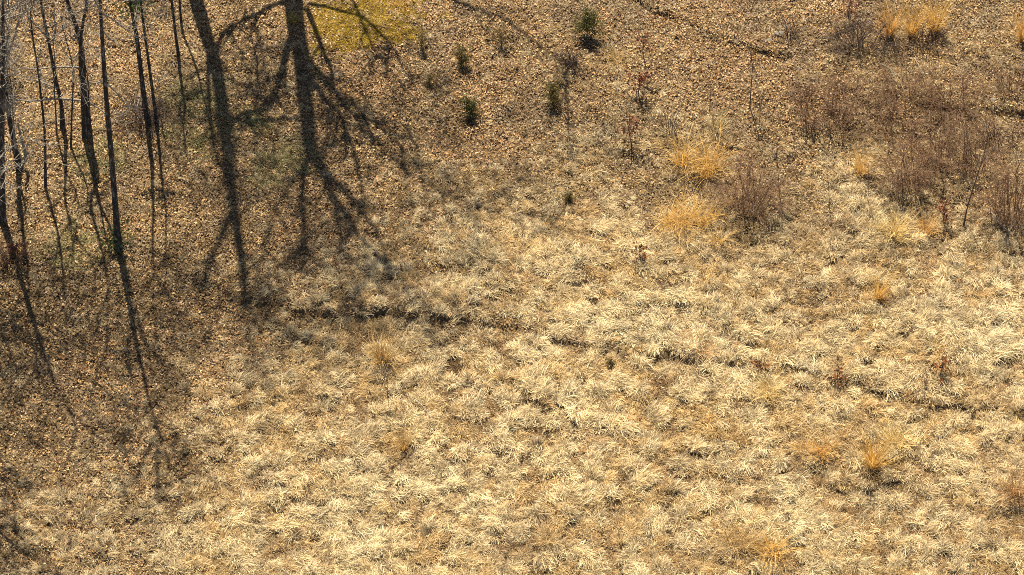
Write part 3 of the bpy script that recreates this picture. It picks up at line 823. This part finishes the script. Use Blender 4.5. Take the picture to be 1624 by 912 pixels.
leafy_sapling(77, [(1497, 350), (1496, 335), (1506, 305)], 44, 48, 150, RED, "red leaved crooked sapling left of the forked bare one at the right")
leafy_sapling(78, [(1208, 590), (1206, 580), (1204, 570)], 30, 18, 80, RUST, "low rust coloured seedling above a golden tuft right of middle")
leafy_sapling(79, [(28, 405), (27, 393), (25, 380)], 34, 26, 110, RED, "dark red leafy seedling among the shadows near the left border")
leafy_sapling(80, [(1345, 30), (1347, 15), (1350, -5)], 40, 30, 90, RED, "reddish sapling touching the top edge left of the orange clumps")

thin_tree(91, [(1528, 358), (1534, 330), (1543, 300), (1551, 275)], 0, 0.028, "forked bare sapling standing clear among the brush at the right", 3.2, group="bare saplings on the right")
thin_tree(92, [(1189, 172), (1191, 140), (1193, 100)], 0, 0.02, "straight dark sapling above the upper golden clump", 2.4, group="bare saplings on the right")
thin_tree(93, [(1125, 178), (1127, 155), (1126, 130)], 0, 0.014, "short dark weed stalk right above the upper golden clump", 1.5, "dead_stalk", group="dead weed stalks")
thin_tree(94, [(1203, 200), (1205, 185), (1206, 172)], 0, 0.012, "short leaning stalk below the straight dark sapling", 1.0, "dead_stalk", group="dead weed stalks")
thin_tree(95, [(1236, 302), (1234, 275), (1233, 255)], 0, 0.013, "curved stalk right of the round purple shrub", 1.6, "dead_stalk", group="dead weed stalks")
thin_tree(96, [(1376, 320), (1377, 305), (1378, 290)], 0, 0.012, "short stalk right under the small golden clump", 1.0, "dead_stalk", group="dead weed stalks")
thin_tree(97, [(1316, 335), (1315, 315), (1314, 300)], 0, 0.012, "thin stalk in open grass left of the small golden clump", 1.2, "dead_stalk", group="dead weed stalks")
thin_tree(98, [(1465, 640), (1467, 620), (1466, 600)], 0, 0.012, "grey stalk below the rightmost rusty sapling", 1.1, "dead_stalk", group="dead weed stalks")
thin_tree(99, [(616, 640), (614, 610), (616, 585)], 0, 0.012, "slim grey stalk under the small gold tuft left of middle", 1.3, "dead_stalk", group="dead weed stalks")
thin_tree(100, [(903, 222), (902, 205), (902, 190)], 0, 0.013, "lone dark stalk in the leaf litter at the top middle", 1.1, "dead_stalk", group="dead weed stalks")

GOLDEN = np.array([0.68, 0.40, 0.085]); AMBER = np.array([0.62, 0.33, 0.07]); LEMON = np.array([0.74, 0.55, 0.22]); RUSTY = np.array([0.40, 0.19, 0.06])
def clump(seed, u, v, wpx, hpx, n, base_col, label, lift=1.15, droop=0.9, lay=None, lay_amt=0.0, width=0.016):
    """a standing clump of broomsedge: several crowns of tall arching stems"""
    rg = np.random.default_rng(seed); b = ground_at(u, v)
    root = thing("grass_clump", b, label, "grass clump", "golden grass clumps")
    Wm = metres(wpx, v) / 2; Hm = upright(hpx, v)
    m = max(1, int(wpx / 9)) if wpx >= 40 else 1; Vs, cs = [], []
    for q in range(m):
        o = np.array([rg.uniform(-0.75, 0.75) * Wm * (m > 1), rg.uniform(-0.6, 0.6) * Wm * (m > 1), 0])
        P, Wd, side = blades(rg, max(n // m, 6), min(Wm * 0.4, 0.13), Hm * (rg.uniform(0.5, 1.2) if m > 1 else 1.0), lift, droop, width, (rg.random() * 6.28 if lay is None else lay), 0.25 if lay is None else lay_amt, 0.7, 6)
        P = P + o
        P[:, 0, 2] -= 0.05
        Vs.append(strips(P, Wd, side))
        per = rg.uniform(0.5, 1.25, (len(P), 1)); mixw = rg.random((len(P), 1)) ** 1.5 * 0.6
        c = (base_col * (1 - mixw) + np.array([0.74, 0.58, 0.30]) * mixw) * per
        cs.append(np.repeat(c, 12, 0))
    V, F = join(Vs)
    make_mesh("stalks", V, F, M_straw, np.concatenate(cs), parent=root)
    return root
clump(111, 1112, 262, 92, 50, 420, GOLDEN, "big golden grass clump, upper of the two beside the round purple shrub")
clump(112, 1096, 364, 112, 50, 520, GOLDEN, "big golden grass clump, lower of the two beside the round purple shrub")
clump(113, 1366, 278, 22, 46, 130, GOLDEN, "small upright golden clump standing alone left of the dark shrub", 1.35, 0.5)
clump(114, 1408, 372, 55, 48, 300, LEMON, "pale yellow clump with long strands arching to the right", 1.1, 0.9, 0.3, 0.35)
clump(115, 1425, 318, 60, 48, 46, np.array([0.70, 0.58, 0.36]), "few bleached arching strands above the pale yellow clump", 1.35, 2.0, width=0.018)
clump(116, 1466, 372, 22, 39, 135, AMBER, "small amber tuft right of the pale yellow clump", 1.2, 0.8, 0.4, 0.4)
clump(117, 1410, 58, 26, 56, 190, AMBER, "orange grass clump, left of the three at the top right", 1.4, 0.5)
clump(118, 1445, 58, 26, 56, 190, GOLDEN, "orange grass clump, middle of the three at the top right", 1.4, 0.5)
clump(119, 1481, 50, 30, 62, 220, GOLDEN, "orange grass clump, right of the three at the top right", 1.4, 0.5)
clump(120, 1622, 66, 26, 50, 150, AMBER, "orange grass clump cut by the right border near the top", 1.4, 0.5)
clump(121, 1393, 474, 20, 45, 135, GOLDEN, "little gold tuft in open grass below the pale yellow clump", 1.3, 0.6)
clump(122, 607, 574, 34, 42, 180, np.array([0.56, 0.34, 0.10]), "little gold tuft left of middle just below the worn bank", 1.2, 0.9)
clump(123, 1216, 880, 48, 57, 330, GOLDEN, "gold grass clump at the bottom edge right of middle")
clump(124, 1384, 742, 34, 60, 240, GOLDEN, "gold grass clump low at the right, with a pointed top", 1.3, 0.7)
clump(125, 1288, 728, 44, 42, 225, AMBER, "amber tuft left of the pointed gold clump")
clump(126, 1434, 706, 50, 39, 255, LEMON, "yellow tuft up right of the pointed gold clump")
clump(127, 1212, 622, 40, 33, 180, LEMON, "yellow tuft below the rust seedling right of middle")
clump(128, 1606, 790, 50, 72, 330, RUSTY, "rust brown grass clump at the lower right border")
clump(129, 1112, 556, 40, 39, 165, np.array([0.48, 0.27, 0.12]), "tan flattened tuft above the worn bank right of middle", 0.9, 1.1)
clump(130, 640, 715, 18, 45, 105, np.array([0.52, 0.32, 0.10]), "thin tan tuft in the grass below left of middle", 1.35, 0.6)
clump(131, 636, 8, 30, 20, 80, GOLDEN, "yellow tuft on the moss at the top edge")
clump(132, 974, 96, 40, 26, 90, np.array([0.52, 0.33, 0.10]), "sparse yellow tuft right of the biggest cedar")
clump(133, 870, 860, 30, 33, 135, np.array([0.52, 0.35, 0.16]), "tan tuft near the bottom edge in the middle", 1.1, 1.0)
clump(134, 1165, 868, 44, 39, 225, np.array([0.50, 0.33, 0.14]), "brownish tuft left of the gold clump at the bottom edge", 1.1, 1.0)
clump(135, 1140, 205, 40, 40, 90, np.array([0.60, 0.46, 0.22]), "thin straw tuft leaning right above the upper golden clump", 1.2, 0.7, 0.4, 0.4)

# ---- pale stones in the bank, fallen sticks
def stone(seed, u, v, wpx, label):
    rg = np.random.default_rng(seed); b = ground_at(u, v); r = metres(wpx, v) / 2
    th = np.linspace(0, math.pi, 9); ph = np.arange(14) * 2 * math.pi / 14
    D = np.stack([np.sin(th)[:, None] * np.cos(ph), np.sin(th)[:, None] * np.sin(ph), np.cos(th)[:, None] * np.ones(14)], -1)
    axes = rg.normal(0, 1, (12, 3)); axes /= np.linalg.norm(axes, axis=1, keepdims=True)
    rad = np.min(np.where((D @ axes.T) > 0.05, rg.uniform(0.55, 0.95, 12) / np.maximum(D @ axes.T, 0.05), 9), -1)
    rad = np.minimum(rad, 1.0)
    V = D * rad[..., None] * np.array([r, r * 0.75, r * 0.55])
    idx = (np.arange(8)[:, None] * 14 + np.arange(14)); nx_ = (np.arange(8)[:, None] * 14 + (np.arange(14) + 1) % 14)
    F = np.stack([idx, idx + 14, nx_ + 14, nx_], -1).reshape(-1, 4)
    o = make_mesh("stone", V.reshape(-1, 3), F, M_rock)
    o.location = b + np.array([0, 0, r * 0.30]); o.rotation_euler = (0, 0, rg.random() * 6.28)
    tag(o, label, "stone", "pale stones along the bank")
stone(141, 1236, 56, 20, "largest pale stone half buried in the top bank")
stone(142, 1220, 66, 13, "small pale stone just left of the largest one")
stone(143, 1246, 44, 11, "small pale stone above the largest one")
stone(144, 1577, 238, 15, "pale stone beside the sticks under the right bank")
stone(145, 1574, 160, 12, "grey stone lying on the right bank")
def stick(seed, pix, r, label):
    rg = np.random.default_rng(seed)
    P = [ground_at(u, v) + np.array([0, 0, 0.10 + 0.12 * rg.random()]) for (u, v) in pix]
    b = P[0].copy(); P = smooth_line(P, 9)
    w = Wood(seed); w.line(P[:5], r, r * 0.8); w.line(P[4:], r * 0.8, r * 0.4)
    for j in (4, 6): w.grow(P[j], unit(P[j + 1] - P[j]) + rg.normal(0, 0.5, 3) * np.array([1, 1, 0.3]), 0.5, r * 0.5, 0, up=0.0)
    V, F = w.mesh(b, 5)
    o = make_mesh("fallen_stick", V, F, M_limb, smooth_shade=True); o.location = b
    tag(o, label, "stick", "fallen sticks on the ground")
stick(151, [(1450, 98), (1458, 112), (1466, 128)], 0.018, "pale fallen stick below the orange grass clumps")
stick(152, [(1392, 104), (1410, 114), (1422, 122)], 0.015, "thin pale stick left of the one under the orange clumps")
stick(153, [(1568, 340), (1585, 360), (1606, 378)], 0.022, "grey fallen stick sloping down at the foot of the right thicket")
stick(154, [(1612, 355), (1600, 372), (1586, 392)], 0.018, "grey stick crossing in front of the right thicket")
stick(155, [(1232, 340), (1226, 352), (1220, 366)], 0.014, "white stick below right of the round purple shrub")
stick(156, [(1062, 574), (1085, 572), (1106, 574)], 0.016, "straw coloured stick lying along the worn bank")
stick(157, [(660, 640), (672, 655), (684, 668)], 0.016, "white bent stick in the grass left of middle")
stick(158, [(40, 205), (58, 198), (72, 190)], 0.015, "pale fallen twig between the leftmost trees")
